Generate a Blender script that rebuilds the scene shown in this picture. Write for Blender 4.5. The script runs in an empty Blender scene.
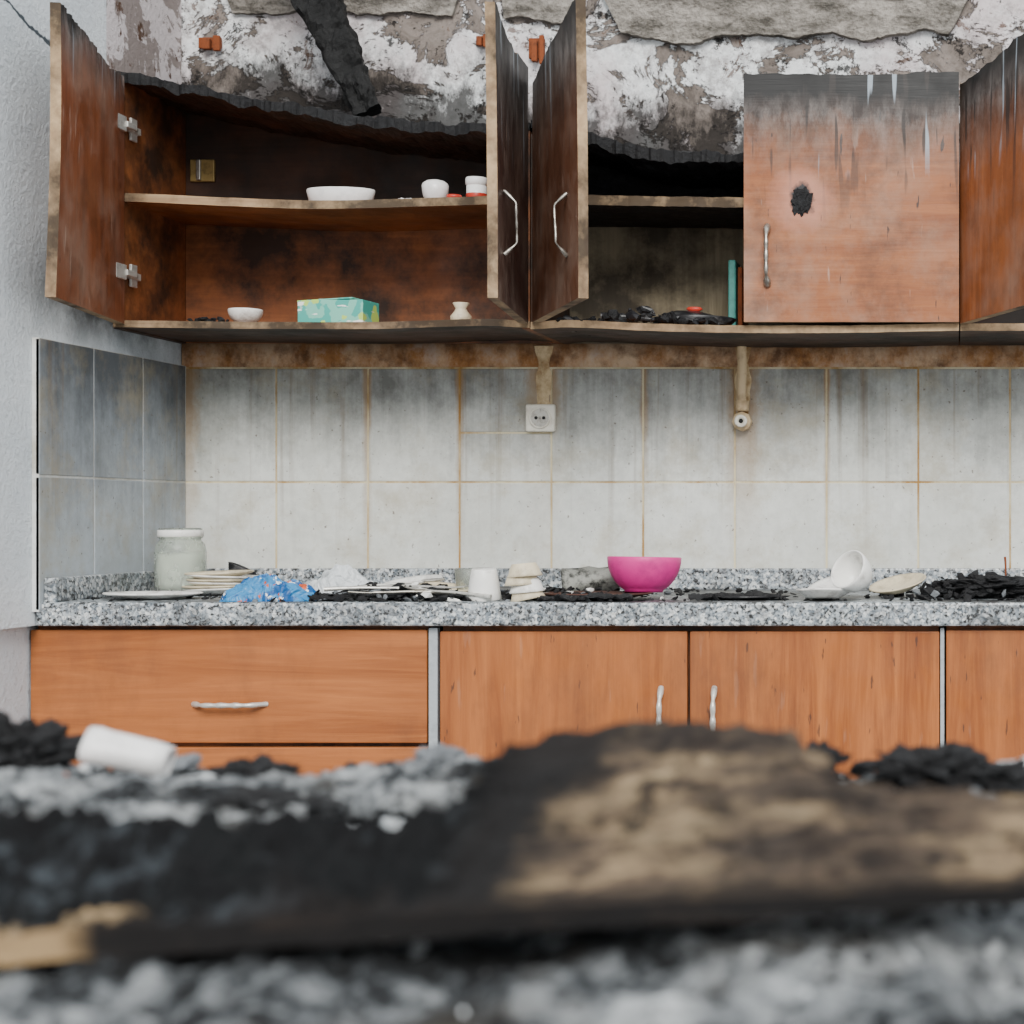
import bpy, bmesh, math, random
from mathutils import Vector, Matrix, Euler, noise as mn
random.seed(7)
scene = bpy.context.scene
R = math.radians

def hx(h):
    h=h.lstrip('#'); c=[int(h[i:i+2],16)/255 for i in (0,2,4)]
    return tuple((v/12.92 if v<=.04045 else ((v+.055)/1.055)**2.4) for v in c)+(1,)

# ------------------------------------------------------------ materials
class Mat:
    def __init__(s,name,rough=.7,metal=0.0,spec=.4):
        s.m=bpy.data.materials.new(name); s.m.use_nodes=True
        s.nt=s.m.node_tree; s.N=s.nt.nodes; s.L=s.nt.links
        s.b=s.N['Principled BSDF']
        s.b.inputs['Roughness'].default_value=rough
        s.b.inputs['Metallic'].default_value=metal
        s.b.inputs['Specular IOR Level'].default_value=spec
    def put(s,sock,v):
        if v is None: return
        if isinstance(v,bpy.types.NodeSocket): s.L.new(v,sock)
        else:
            if sock.type=='RGBA' and isinstance(v,(int,float)): v=(v,v,v,1)
            sock.default_value=v
    def coord(s,scale=(1,1,1),loc=(0,0,0),rot=(0,0,0)):
        t=s.N.new('ShaderNodeTexCoord'); m=s.N.new('ShaderNodeMapping')
        m.inputs['Scale'].default_value=scale; m.inputs['Location'].default_value=loc; m.inputs['Rotation'].default_value=rot
        s.L.new(t.outputs['Object'],m.inputs['Vector']); return m.outputs[0]
    def noise(s,vec,scale,detail=6,rough=.6,dist=0):
        n=s.N.new('ShaderNodeTexNoise'); s.put(n.inputs['Vector'],vec)
        n.inputs['Scale'].default_value=scale; n.inputs['Detail'].default_value=detail
        n.inputs['Roughness'].default_value=rough; n.inputs['Distortion'].default_value=dist
        return n.outputs['Fac']
    def voro(s,vec,scale,feature='F1',out='Distance'):
        n=s.N.new('ShaderNodeTexVoronoi'); n.feature=feature; s.put(n.inputs['Vector'],vec)
        n.inputs['Scale'].default_value=scale; return n.outputs[out]
    def ramp(s,f,stops):
        n=s.N.new('ShaderNodeValToRGB'); e=n.color_ramp.elements
        while len(e)<len(stops): e.new(.5)
        for k,(p,c) in enumerate(stops):
            e[k].position=p; e[k].color=c if not isinstance(c,(int,float)) else (c,c,c,1)
        s.put(n.inputs['Fac'],f); return n.outputs['Color']
    def mix(s,f,a,b,blend='MIX'):
        n=s.N.new('ShaderNodeMix'); n.data_type='RGBA'; n.blend_type=blend
        s.put(n.inputs[0],f); s.put(n.inputs[6],a); s.put(n.inputs[7],b); return n.outputs[2]
    def math(s,op,a,b=None,clamp=False):
        n=s.N.new('ShaderNodeMath'); n.operation=op; n.use_clamp=clamp
        s.put(n.inputs[0],a); s.put(n.inputs[1],b); return n.outputs[0]
    def sep(s,vec):
        n=s.N.new('ShaderNodeSeparateXYZ'); s.L.new(vec,n.inputs[0]); return n.outputs
    def mr(s,v,a,b,c=0,d=1):
        n=s.N.new('ShaderNodeMapRange'); n.clamp=True
        s.put(n.inputs[0],v)
        for i,x in enumerate((a,b,c,d)): n.inputs[i+1].default_value=x
        return n.outputs[0]
    def color(s,v): s.put(s.b.inputs['Base Color'],v)
    def rough(s,v): s.put(s.b.inputs['Roughness'],v)
    def bump(s,h,strength=.5,dist=.003):
        n=s.N.new('ShaderNodeBump'); n.inputs['Strength'].default_value=strength; n.inputs['Distance'].default_value=dist
        s.put(n.inputs['Height'],h); s.L.new(n.outputs[0],s.b.inputs['Normal'])

def simple(name,c,rough=.6,metal=0,dirt=.35,dscale=25,bump=.2,dirtcol=(.02,.018,.016,1)):
    m=Mat(name,rough,metal); v=m.coord()
    n=m.noise(v,dscale,6,.7)
    m.color(m.mix(m.mr(n,.5,.72,0,dirt),c,dirtcol)); m.bump(m.noise(v,dscale*4,4),bump,.002)
    return m.m

def wood(name,light,dark,axis='z',soot=None,sootcol=(.009,.0085,.0085,1),bloom=0,rough=.45,burn=None,allsoot=0.0,scr=0,bscr=0,namp=.09,fade=.13,grime=0,drips=1.0):
    m=Mat(name,rough)
    sc={'z':(26,26,1.6),'x':(1.6,26,26),'y':(26,1.6,26)}[axis]
    v=m.coord(sc); v1=m.coord()
    g=m.noise(v,1.0,8,.65,1.2); g2=m.noise(m.coord([k*5 for k in sc]),1.0,4,.6)
    sc2={'z':(5,5,.7),'x':(.7,5,5),'y':(5,.7,5)}[axis]
    big=m.noise(m.coord(sc2),1.6,4,.5,.8)
    c=m.mix(m.mr(g,.32,.68),dark,light)
    c=m.mix(m.mr(g2,.45,.7,0,.4),c,dark)
    c=m.mix(m.mr(big,.35,.65,0,.5),c,light)
    if bloom:
        b=m.noise(v1,6,8,.68)
        c=m.mix(m.mr(b,.44,.66,0,bloom),c,hx('#9c8676'))
        b=m.noise(m.coord(loc=(4,4,4)),9,8,.7)
        c=m.mix(m.mr(b,.48,.66,0,bloom),c,hx('#45291b'))
    if scr:
        s_=m.noise(m.coord((60,60,9),rot=(0,.35,0)),1,3,.5)
        c=m.mix(m.mr(s_,.66,.72,0,scr),c,hx('#c9b6a8'))
    if bscr:
        s2=m.noise(m.coord((90,90,16),rot=(0,.4,0),loc=(3,1,2)),1,3,.5)
        c=m.mix(m.mr(s2,.68,.71,0,bscr),c,(.03,.02,.018,1))
    if grime:
        gr=m.noise(m.coord((1,1,.5),loc=(2,8,1)),7,8,.7)
        c=m.mix(m.mr(gr,.48,.72,0,grime),c,hx('#5b3826'))
    if allsoot:
        a=m.noise(v1,5,8,.68)
        c=m.mix(m.mr(a,.42,.60,allsoot*.2,allsoot),c,(.016,.011,.008,1))
    if soot:
        z=m.sep(v1)[2]
        nz=m.noise(m.coord((6,6,2.5)),1.5,9,.72)
        zz=m.math('ADD',z,m.math('MULTIPLY',m.math('SUBTRACT',nz,.5),namp))
        f=m.mr(zz,soot[0],soot[1])
        f2=m.mr(zz,soot[0]-fade,soot[0]+.01)
        ash=m.mix(m.mr(m.noise(m.coord((14,14,6)),2,8,.75),.42,.66),hx('#2b2827'),hx('#76726f'))
        c=m.mix(m.math('MULTIPLY',f2,.92),c,ash)
        c=m.mix(f,c,sootcol)
        dr=m.noise(m.coord((42,42,2.2)),1,2,.4)
        drm=m.math('MULTIPLY',m.mr(dr,.645,.665),m.mr(zz,soot[0]-fade*1.2,soot[0]-fade*.5))
        c=m.mix(m.math('MULTIPLY',drm,.8*drips),c,hx('#9fabb5'))
        dr=m.noise(m.coord((50,50,5),loc=(7,7,1)),1,2,.4)
        drm=m.math('MULTIPLY',m.mr(dr,.60,.64),m.mr(zz,soot[0]-fade*2.2,soot[0]-fade*.4))
        c=m.mix(m.math('MULTIPLY',drm,.85*drips),c,(.025,.02,.018,1))
    if burn:
        bx,bz,br=burn
        xyz=m.sep(v1)
        dx=m.math('SUBTRACT',xyz[0],bx); dz=m.math('SUBTRACT',xyz[2],bz)
        d=m.math('SQRT',m.math('ADD',m.math('MULTIPLY',dx,dx),m.math('MULTIPLY',dz,dz)))
        d=m.math('ADD',d,m.math('MULTIPLY',m.math('SUBTRACT',m.noise(v1,30,4,.6),.5),.05))
        c=m.mix(m.mr(d,br*2.8,br*1.4,0,.5),c,hx('#c98c78'))
        c=m.mix(m.mr(d,br*1.2,br*.8),c,(.02,.02,.022,1))
    m.color(c); m.bump(m.math('ADD',g2,m.math('MULTIPLY',g,.6)),.25,.0015)
    m.rough(m.mr(m.noise(v1,12,5),.3,.7,rough-.1,rough+.2))
    return m.m

def charm(name,scale=60,ash=.2,base=(.008,.008,.009,1)):
    m=Mat(name,.6,spec=.35); v=m.coord()
    n=m.noise(v,scale*.5,8,.72); n2=m.noise(v,scale*2,5,.7)
    c=m.mix(m.mr(n,.52,.75,0,ash),base,hx('#6d7175'))
    m.color(c); m.bump(m.math('ADD',n,m.math('MULTIPLY',n2,.5)),.9,.006); m.rough(m.mr(n,.3,.7,.4,.95))
    return m.m

WOOD_BASE_V=wood('base_wood_vertical',hx('#b06a36'),hx('#7c401b'),'z',scr=.08,bscr=.7,grime=.5)
WOOD_BASE_H=wood('base_wood_horizontal',hx('#b46d39'),hx('#80441d'),'x',grime=.4)
WOOD_IN=wood('cabinet_interior_wood',hx('#ad6a3c'),hx('#733e1e'),'x',allsoot=.93,rough=.55,grime=.5)
WOOD_IN_DARK=wood('cabinet_interior_scorched',hx('#4f3120'),hx('#22130a'),'x',allsoot=1,rough=.6)
WOOD_SHELF=wood('shelf_wood',hx('#b57647'),hx('#7d4b28'),'x',allsoot=.6)
WOOD_DIRTY=wood('cabinet_back_sooty',hx('#a0957b'),hx('#6c634f'),'z',allsoot=.85,rough=.7)
WOOD_UNDER=wood('cabinet_underside',hx('#5c4030'),hx('#21150f'),'x',allsoot=1,rough=.6)
DOOR_IN=wood('door_inner_face',hx('#8f5334'),hx('#5c2e1a'),'z',soot=(.485,.515),bloom=.45,scr=.3,fade=.07,namp=.12,drips=.5,bscr=.4)
DOOR_DARK=wood('door_outer_dark',hx('#46302a'),hx('#241613'),'z',soot=(.42,.50),bloom=.35,scr=.5)
DOOR_OUT=wood('door_outer_brown',hx('#6b432e'),hx('#402417'),'z',soot=(.47,.52),bloom=.4,scr=.25,fade=.14,drips=.6)
DOOR_CLOSED=wood('door_outer_scorched',hx('#a8683c'),hx('#7c4220'),'x',soot=(.405,.455),bloom=.55,burn=(-.315,.245,.026),scr=.3,bscr=.9,namp=.13,fade=.10)
DOOR_RIGHT=wood('door_outer_orange',hx('#98572f'),hx('#643015'),'z',soot=(.42,.48),bloom=.4,bscr=.4,fade=.12)
EDGE=wood('chipboard_edge',hx('#d2b48c'),hx('#96775a'),'x',allsoot=.9,rough=.8,grime=.4)
CHAR=charm('charred_wood')
CHAR_DULL=charm('charred_wood_dull',30,.3)

def tilemat(name,base,z0,z1,strength,sootc,stains=()):
    m=Mat(name,.35,spec=.45); v=m.coord()
    n=m.noise(v,3.2,8,.65); n2=m.noise(v,38,6,.7); st=m.noise(m.coord((34,34,2.2)),1,7,.65)
    n3=m.noise(m.coord((1,1,.8)),7,10,.75)
    c=m.mix(m.mr(n2,.35,.7),base,[k*.80 for k in base[:3]]+[1])
    c=m.mix(m.mr(n,.4,.7,0,.45),c,hx('#a5a599'))
    xyz=m.sep(v); z=xyz[2]
    zz=m.math('ADD',z,m.math('ADD',m.math('MULTIPLY',m.math('SUBTRACT',st,.5),.26),m.math('MULTIPLY',m.math('SUBTRACT',n3,.5),.66)))
    f=m.mr(zz,z0,z1,0,strength)
    c=m.mix(f,c,sootc)
    dr=m.noise(m.coord((44,44,1.2),loc=(5,2,0)),1,5,.55)
    f3=m.math('MULTIPLY',m.mr(dr,.58,.70),m.mr(z,.98,1.38,0.08,.7))
    c=m.mix(f3,c,hx('#74614a'))
    y1=m.noise(m.coord(loc=(3,6,1)),6,9,.75); c=m.mix(m.mr(y1,.50,.66,0,.5),c,hx('#a39678'))
    for (sx_,w_,lo_) in stains:
        d=m.math('ABSOLUTE',m.math('SUBTRACT',xyz[0],sx_))
        d=m.math('ADD',d,m.math('MULTIPLY',m.math('SUBTRACT',m.noise(m.coord((1,1,.5)),26,6,.7),.5),w_*1.8))
        c=m.mix(m.math('MULTIPLY',m.mr(d,w_,w_*.35,0,.7),m.mr(z,lo_,1.36,0.12,1)),c,hx('#96703d'))
    sp=m.noise(v,120,3,.5); c=m.mix(m.mr(sp,.68,.74,0,.75),c,hx('#5a4a38'))
    m.color(c); m.bump(n2,.08,.001); m.rough(m.mr(n,.3,.7,.3,.65))
    return m.m
TILE_B=tilemat('glazed_tile_back',hx('#dadcd6'),1.16,1.45,.85,hx('#55534c'),((-.90,.045,1.22),(-.464,.045,1.0),(-1.287,.011,.95),(-1.085,.010,.95),(-1.68,.03,1.0),(-.68,.010,1.1),(-.28,.008,1.0)))
TILE_L=tilemat('glazed_tile_left',hx('#b0bac4'),1.00,1.40,.9,hx('#404448'))
g=Mat('tile_grout',.9); v=g.coord(); n=g.noise(g.coord((1,1,.35)),7,6,.7)
g.color(g.mix(g.mr(n,.42,.60),hx('#d3c8a8'),hx('#a17c46'))); GROUT=g.m
g=Mat('pale_grout',.9); v=g.coord(); n=g.noise(v,6,6,.7)
g.color(g.mix(g.mr(n,.42,.66),hx('#d5d7d6'),hx('#a39c8c'))); GROUT_L=g.m
m=Mat('scorched_plaster_strip',.85,spec=.2); v=m.coord(); xyz=m.sep(v)
n=m.noise(m.coord((1,1,.6)),9,9,.72); n2=m.noise(v,55,6,.7); n3=m.noise(m.coord((1,1,1),loc=(4,4,4)),16,8,.7)
c=m.mix(m.mr(n,.40,.60),hx('#a47245'),hx('#d0b394'))
c=m.mix(m.mr(n3,.48,.66,0,.85),c,hx('#5a3c28')); c=m.mix(m.mr(n3,.46,.34,0,.6),c,hx('#c2b2a6'))
c=m.mix(m.mr(xyz[2],1.405,1.437,0,.6),c,hx('#2f2118'))
m.color(c); m.bump(n2,.6,.003); STRIP=m.m

m=Mat('speckled_granite',.3,spec=.5); v=m.coord()
c1=m.voro(v,170,'F1','Color'); c2=m.voro(m.coord(loc=(3,3,3)),300,'F1','Color')
s1=m.sep(c1); s2=m.sep(c2)
c=m.ramp(s1[0],[(0,.010),(.30,.035),(.34,hx('#59646d')),(.55,hx('#8b969e')),(.78,hx('#bcc3c6')),(1,hx('#eeeeea'))])
cc=m.ramp(s2[1],[(0,.01),(.30,.05),(.35,hx('#7f8890')),(1,hx('#d8dbdc'))])
c=m.mix(.40,c,cc)
dirt=m.noise(v,9,7,.65); c=m.mix(m.mr(dirt,.50,.70,0,.8),c,(.03,.03,.03,1))
m.color(c); m.bump(s1[1],.15,.001); GRANITE=m.m
m=Mat('sooty_granite',.45,spec=.45); v=m.coord()
s1=m.sep(m.voro(v,170,'F1','Color'))
c=m.ramp(s1[0],[(0,.02),(.25,.05),(.3,hx('#6f7980')),(.6,hx('#a6b0b6')),(1,hx('#d4d9d9'))])
dirt=m.noise(v,6,8,.7); c=m.mix(m.mr(dirt,.38,.55,0,.93),c,(.025,.024,.024,1))
m.color(c); m.bump(dirt,.4,.004); GRANITE_TOP=m.m

m=Mat('peeling_painted_plaster',.85,spec=.2); v=m.coord()
a=m.noise(m.coord((1,1,1.3)),6.5,12,.76,.5); b=m.noise(m.coord(loc=(4,1,7)),11,10,.75,.6); cN=m.noise(v,60,6,.75)
big=m.noise(m.coord(loc=(9,2,1)),3.3,6,.6)
paint=m.mix(m.mr(cN,.40,.68,0,.6),hx('#eceeee'),hx('#9fa1a3'))
paint=m.mix(m.mr(big,.46,.58,0,.65),paint,hx('#b9a6a6'))
paint=m.mix(m.mr(m.noise(m.coord(loc=(6,6,2)),19,9,.75),.50,.60,0,.6),paint,hx('#827a78'))
plaster=m.mix(m.mr(b,.35,.62),hx('#544c46'),hx('#8d837c'))
f1=m.mr(a,.525,.535)
col=m.mix(f1,paint,plaster)
rim=m.math('MULTIPLY',m.mr(a,.505,.522),m.mr(a,.545,.53)); col=m.mix(m.math('MULTIPLY',rim,.7),col,hx('#332d2b'))
f2=m.mr(b,.59,.61); col=m.mix(m.math('MULTIPLY',f2,.8),col,hx('#5a4133'))
sn=m.noise(m.coord(loc=(1,8,3)),15,10,.78)
col=m.mix(m.math('MULTIPLY',m.mr(sn,.575,.60),.9),col,hx('#161413'))
xyz=m.sep(v); z=xyz[2]
lo=m.math('ADD',z,m.math('MULTIPLY',m.math('SUBTRACT',m.noise(m.coord((1,1,.6)),8,10,.78),.5),.55))
ztop=m.mr(xyz[0],-1.5,-.5,2.04,1.93)
dd=m.math('SUBTRACT',lo,ztop)
col=m.mix(m.mr(dd,.04,-.04,0,.9),col,hx('#1e1b19'))
m.color(col)
h=m.math('ADD',m.math('SUBTRACT',1.0,f1),m.math('MULTIPLY',cN,.5))
m.bump(m.math('ADD',h,m.math('MULTIPLY',b,.8)),1.0,.006)
PEEL=m.m
m=Mat('rough_white_plaster',.9,spec=.2); v=m.coord()
n=m.noise(v,90,6,.7); n2=m.noise(v,3,5,.6); xyz=m.sep(v)
c=m.mix(m.mr(n2,.3,.7),hx('#edf2f5'),hx('#cdd6dd'))
c=m.mix(m.mr(n,.55,.75,0,.45),c,hx('#8a96a1'))
crk=m.math('ABSOLUTE',m.math('SUBTRACT',m.math('ADD',xyz[2],m.math('MULTIPLY',m.noise(v,9,5,.6),.08)),m.math('ADD',1.97,m.math('MULTIPLY',m.math('SUBTRACT',xyz[1],3.3),-.25))))
c=m.mix(m.math('MULTIPLY',m.mr(crk,.005,.0025),m.mr(xyz[1],3.55,3.5)),c,hx('#4f575d'))
a=m.noise(v,8,10,.68,.4)
old=m.mix(m.mr(a,.49,.51),hx('#d9d0d1'),hx('#938884')); old=m.mix(m.mr(m.noise(v,20,6,.7),.58,.63),old,hx('#5b4436'))
fo=m.math('MULTIPLY',m.mr(xyz[1],3.47,3.475),m.mr(xyz[2],1.6,1.62))
c=m.mix(fo,c,old)
so=m.noise(v,6,6,.7); zz=m.math('MULTIPLY',m.mr(xyz[2],1.36,1.45),m.mr(xyz[2],1.60,1.5))
c=m.mix(m.math('MULTIPLY',m.math('MULTIPLY',zz,m.mr(xyz[1],3.10,3.35)),m.mr(so,.35,.6,0.3,.85)),c,hx('#3b3836'))
m.color(c); m.bump(n,.9,.006); PLASTER=m.m
m=Mat('grey_cement_render',.9,spec=.2); v=m.coord()
n=m.noise(m.coord((1,1,2.5)),9,10,.75); n3=m.noise(v,80,4,.7)
c=m.mix(m.mr(n,.40,.60),hx('#57534d'),hx('#a8a198')); c=m.mix(m.mr(n3,.5,.7,0,.6),c,hx('#4b443c'))
m.color(c); m.bump(m.math('ADD',n,n3),1,.012); RENDERC=m.m
m=Mat('wood_ash',.95,spec=.1); v=m.coord()
n=m.noise(v,10,12,.76,.5); n2=m.noise(v,40,8,.75); n4=m.noise(m.coord(loc=(5,5,5)),5,6,.6)
c=m.ramp(n,[(0,.008),(.40,.020),(.45,hx('#3f4245')),(.50,hx('#84888b')),(.58,hx('#bcc0c2')),(.72,hx('#dfe1e2'))])
c=m.mix(m.mr(n2,.51,.60,0,.8),c,(.03,.031,.034,1))
c=m.mix(m.mr(n4,.5,.62,0,.3),c,hx('#7d766c'))
m.color(c); m.bump(m.math('ADD',n,n2),1,.01); ASH=m.m
ASH_W=simple('pale_ash_flake',hx('#bfc3c5'),.95,dirt=.85,dscale=40,bump=.6,dirtcol=(.07,.07,.075,1))
ASH_G=simple('grey_ash_flake',hx('#6c7074'),.95,dirt=.8,dscale=50,bump=.6)
BRICK=simple('brick_fragment',hx('#b5694a'),.9,dirt=.4)
m=Mat('concrete_floor',.9); v=m.coord(); n=m.noise(v,4,9,.7)
m.color(m.mix(m.mr(n,.35,.65),hx('#3b3a39'),hx('#8d8b88'))); m.bump(n,.6,.01); FLOORM=m.m
MASON=simple('rough_masonry',hx('#8a857d'),.95,dirt=.8,dscale=9,bump=1)

METAL=simple('dirty_chrome',hx('#a9a59c'),.35,.85,dirt=.7,dscale=60,dirtcol=(.08,.05,.03,1))
HINGEM=simple('nickel_hinge',hx('#cfcdc6'),.35,.5,dirt=.5,dscale=60,dirtcol=(.08,.05,.03,1))
ALU=simple('aluminium_strip',hx('#aeb4b8'),.5,.3,dirt=.3)
RUST=simple('rusty_iron',hx('#7c4020'),.85,.1,dirt=.95,dscale=60,bump=.8,dirtcol=(.05,.02,.01,1))
PORC=simple('sooty_porcelain',hx('#ecebe6'),.3,dirt=.65,dscale=22,dirtcol=(.12,.09,.065,1))
PORC_C=simple('cream_porcelain',hx('#d8cbae'),.4,dirt=.6,dscale=24,dirtcol=(.12,.085,.055,1))
PORC2=simple('clean_porcelain',hx('#efeeec'),.3,dirt=.25)
PINK=simple('pink_plastic',hx('#d42f88'),.4,dirt=.4,dscale=18,dirtcol=(.18,.02,.08,1))
REDP=simple('red_plastic',hx('#c23a2a'),.4)
SOCK=simple('yellowed_socket_plastic',hx('#ece7d8'),.4,dirt=.4,dscale=30,dirtcol=(.2,.1,.04,1))
DARKH=simple('dark_hole',(.01,.01,.01,1),.8)
BRASS=simple('brass_bracket',hx('#a08a56'),.5,.4,dirt=.7,dscale=50)
PIPE=simple('cream_painted_pipe',hx('#dcc39b'),.5,dirt=.6,dscale=30,dirtcol=(.25,.12,.05,1))
BLACKP=simple('blackened_enamel',(.015,.015,.017,1),.35,dirt=.5,dirtcol=(.2,.2,.2,1))
BROWNT=simple('scorched_brown_plate',hx('#4a3028'),.4)
TEALP=simple('teal_plastic',hx('#4f9c92'),.5)
m=Mat('smoky_glass',.2); m.color(hx('#e6ebe4')); m.b.inputs['Transmission Weight'].default_value=.85; m.b.inputs['IOR'].default_value=1.2
v=m.coord(); m.rough(m.mr(m.noise(v,20,5),.3,.7,.1,.4)); GLASS=m.m
JARFILL=simple('white_jar_contents',hx('#e6e9e0'),.8,dirt=.2)
m=Mat('printed_carton',.6); v=m.coord(); xyz=m.sep(v)
c=m.mix(m.mr(m.noise(v,38,2,.4),.5,.53),hx('#45a99c'),hx('#79c4b0'))
c=m.mix(m.mr(m.noise(m.coord(loc=(2,2,2)),30,2,.4),.62,.64),c,hx('#b5d46a'))
c=m.mix(m.mr(m.noise(m.coord((1,1,4)),22,3,.4),.62,.65),c,hx('#eef2ea'))
m.color(c); CARTON=m.m
m=Mat('printed_blue_film',.35); v=m.coord()
c=m.mix(m.mr(m.noise(v,30,4,.6),.45,.5),hx('#16508a'),hx('#3580b5'))
c=m.mix(m.mr(m.noise(m.coord(loc=(1,3,2)),40,3,.6),.60,.63),c,hx('#e8eef0'))
c=m.mix(m.mr(m.noise(m.coord(loc=(7,3,2)),30,3,.6),.63,.65),c,hx('#c6582e'))
m.color(c); m.bump(m.noise(v,60,5),.6,.004); BLUEF=m.m
FILM=simple('pale_plastic_film',hx('#c9ced0'),.35,dirt=.6,dscale=30,bump=.6)

m=Mat('half_burnt_board',.85,spec=.25); v=m.coord(); xyz=m.sep(v)
n=m.noise(v,11,9,.7,.4); n2=m.noise(v,34,8,.75)
sv=m.coord((.45,1,1),loc=(2,2,2))
pt=m.ramp(m.noise(sv,22,9,.74),[(.28,hx('#0f0c0a')),(.40,hx('#332820')),(.50,hx('#6b5b4b')),(.58,hx('#a58d6d')),(.70,hx('#cfb993'))])
gb=m.noise(m.coord(loc=(7,1,4)),6,6,.65); pt=m.mix(m.mr(gb,.44,.60,0,.7),pt,hx('#39322d'))
pt=m.mix(m.mr(n2,.51,.58,0,.85),pt,hx('#1c1511'))
ch=m.mix(m.mr(n,.50,.62,0,.75),(.006,.007,.008,1),hx('#6b747c'))
ch=m.mix(m.mr(n2,.45,.54,0,.9),ch,(.004,.004,.005,1))
xb=m.math('ADD',xyz[0],m.math('MULTIPLY',m.math('SUBTRACT',n,.5),.14))
c=m.mix(m.mr(xb,-.270,-.225),ch,pt)
c=m.mix(m.math('MULTIPLY',m.mr(xb,-.30,-.262),m.mr(xb,-.195,-.24)),c,(.008,.007,.007,1))
eg=m.math('SUBTRACT',xyz[1],m.math('MULTIPLY',m.math('SUBTRACT',n,.5),.14))
c=m.mix(m.mr(eg,1.04,1.10,0,.7),c,hx('#231e1c'))
nb=m.math('ADD',xyz[1],m.math('MULTIPLY',m.math('SUBTRACT',n2,.5),.03))
c=m.mix(m.mr(nb,.922,.910,0,.8),c,hx('#1b1512'))
wd=m.math('MULTIPLY',m.mr(xb,-.440,-.455),m.mr(xyz[1],.935,.92))
c=m.mix(m.math('MULTIPLY',wd,m.mr(n2,.58,.50)),c,hx('#b39a76'))
m.color(c); m.bump(m.math('ADD',n,n2),1,.012); BOARD=m.m
m=Mat('board_burnt_edge',.9); v=m.coord(); n=m.noise(m.coord((6,20,20)),1.5,6,.7)
xyz=m.sep(v)
c=m.mix(m.mr(n,.52,.70),(.006,.005,.005,1),hx('#332a24'))
c=m.mix(m.math('MULTIPLY',m.mr(xyz[0],-.45,-.47),m.mr(n,.4,.55)),c,hx('#a38864'))
m.color(c); m.bump(n,.8,.004); BEDGE=m.m

# ------------------------------------------------------------ geometry helpers
def link(o,parent=None):
    bpy.context.collection.objects.link(o)
    if parent: o.parent=parent
    return o
def empty(name,loc=(0,0,0)):
    e=bpy.data.objects.new(name,None); e.location=loc; e.empty_display_size=.05
    bpy.context.collection.objects.link(e); return e
def fromdata(name,verts,faces,mats,midx=None,parent=None,smooth=False,bevel=0,loc=None,rot=None):
    me=bpy.data.meshes.new(name); me.from_pydata(verts,[],faces)
    for mt in (mats if isinstance(mats,(list,tuple)) else [mats]): me.materials.append(mt)
    if midx: me.polygons.foreach_set('material_index',midx)
    if smooth: me.polygons.foreach_set('use_smooth',[True]*len(me.polygons))
    me.update()
    bm=bmesh.new(); bm.from_mesh(me); bmesh.ops.recalc_face_normals(bm,faces=bm.faces); bm.to_mesh(me); bm.free()
    o=bpy.data.objects.new(name,me); link(o,parent)
    if loc: o.location=loc
    if rot: o.rotation_euler=rot
    if bevel:
        b=o.modifiers.new('bevel','BEVEL'); b.width=bevel; b.segments=2; b.limit_method='ANGLE'
    return o
class Boxes:
    def __init__(s): s.v=[]; s.f=[]; s.m=[]
    def add(s,x0,x1,y0,y1,z0,z1,mi=0):
        k=len(s.v)
        s.v+=[(x0,y0,z0),(x1,y0,z0),(x1,y1,z0),(x0,y1,z0),(x0,y0,z1),(x1,y0,z1),(x1,y1,z1),(x0,y1,z1)]
        for f in ((0,3,2,1),(4,5,6,7),(0,1,5,4),(1,2,6,5),(2,3,7,6),(3,0,4,7)): s.f.append([k+i for i in f]); s.m.append(mi)
        return s
    def obj(s,name,mats,parent=None,bevel=0,**k): return fromdata(name,s.v,s.f,mats,s.m,parent,False,bevel,**k)
def box(name,x0,x1,y0,y1,z0,z1,mat,parent=None,bevel=0,**k): return Boxes().add(x0,x1,y0,y1,z0,z1).obj(name,mat,parent,bevel,**k)

def slab(name,top,bot,nu,nv,mats,parent=None,botmi=0,smooth=True,loc=None,rot=None,edgemi=1):
    V=[];F=[];M=[]
    for fn in (top,bot):
        for i in range(nu+1):
            for j in range(nv+1): V.append(tuple(fn(i/nu,j/nv)))
    W=nv+1; off=(nu+1)*W
    for i in range(nu):
        for j in range(nv):
            a=i*W+j
            F.append((a,a+W,a+W+1,a+1)); M.append(0)
            F.append((off+a,off+a+1,off+a+W+1,off+a+W)); M.append(botmi)
    for i in range(nu):
        for j in (0,nv):
            a=i*W+j; b=(i+1)*W+j; F.append((a,b,off+b,off+a)); M.append(edgemi)
    for j in range(nv):
        for i in (0,nu):
            a=i*W+j; b=a+1; F.append((a,b,off+b,off+a)); M.append(edgemi)
    return fromdata(name,V,F,mats,M,parent,False,0,loc=loc,rot=rot)

def lathe(name,prof,mat,loc=(0,0,0),rot=(0,0,0),segs=40,parent=None,scale=(1,1,1),wob=0):
    V=[];F=[]
    n=len(prof)
    for k in range(segs):
        a=2*math.pi*k/segs
        for (r,z) in prof:
            rr=r*(1+wob*math.sin(3*a+z*40))
            V.append((rr*math.cos(a)*scale[0],rr*math.sin(a)*scale[1],z*scale[2]))
    for k in range(segs):
        k2=(k+1)%segs
        for i in range(n-1):
            F.append((k*n+i,k2*n+i,k2*n+i+1,k*n+i+1))
    me=bpy.data.meshes.new(name); me.from_pydata(V,[],F); me.materials.append(mat)
    bm=bmesh.new(); bm.from_mesh(me); bmesh.ops.remove_doubles(bm,verts=bm.verts,dist=1e-5)
    bmesh.ops.recalc_face_normals(bm,faces=bm.faces)
    for f in bm.faces: f.smooth=True
    bm.to_mesh(me); bm.free()
    o=bpy.data.objects.new(name,me); link(o,parent); o.location=loc; o.rotation_euler=rot
    return o
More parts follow.
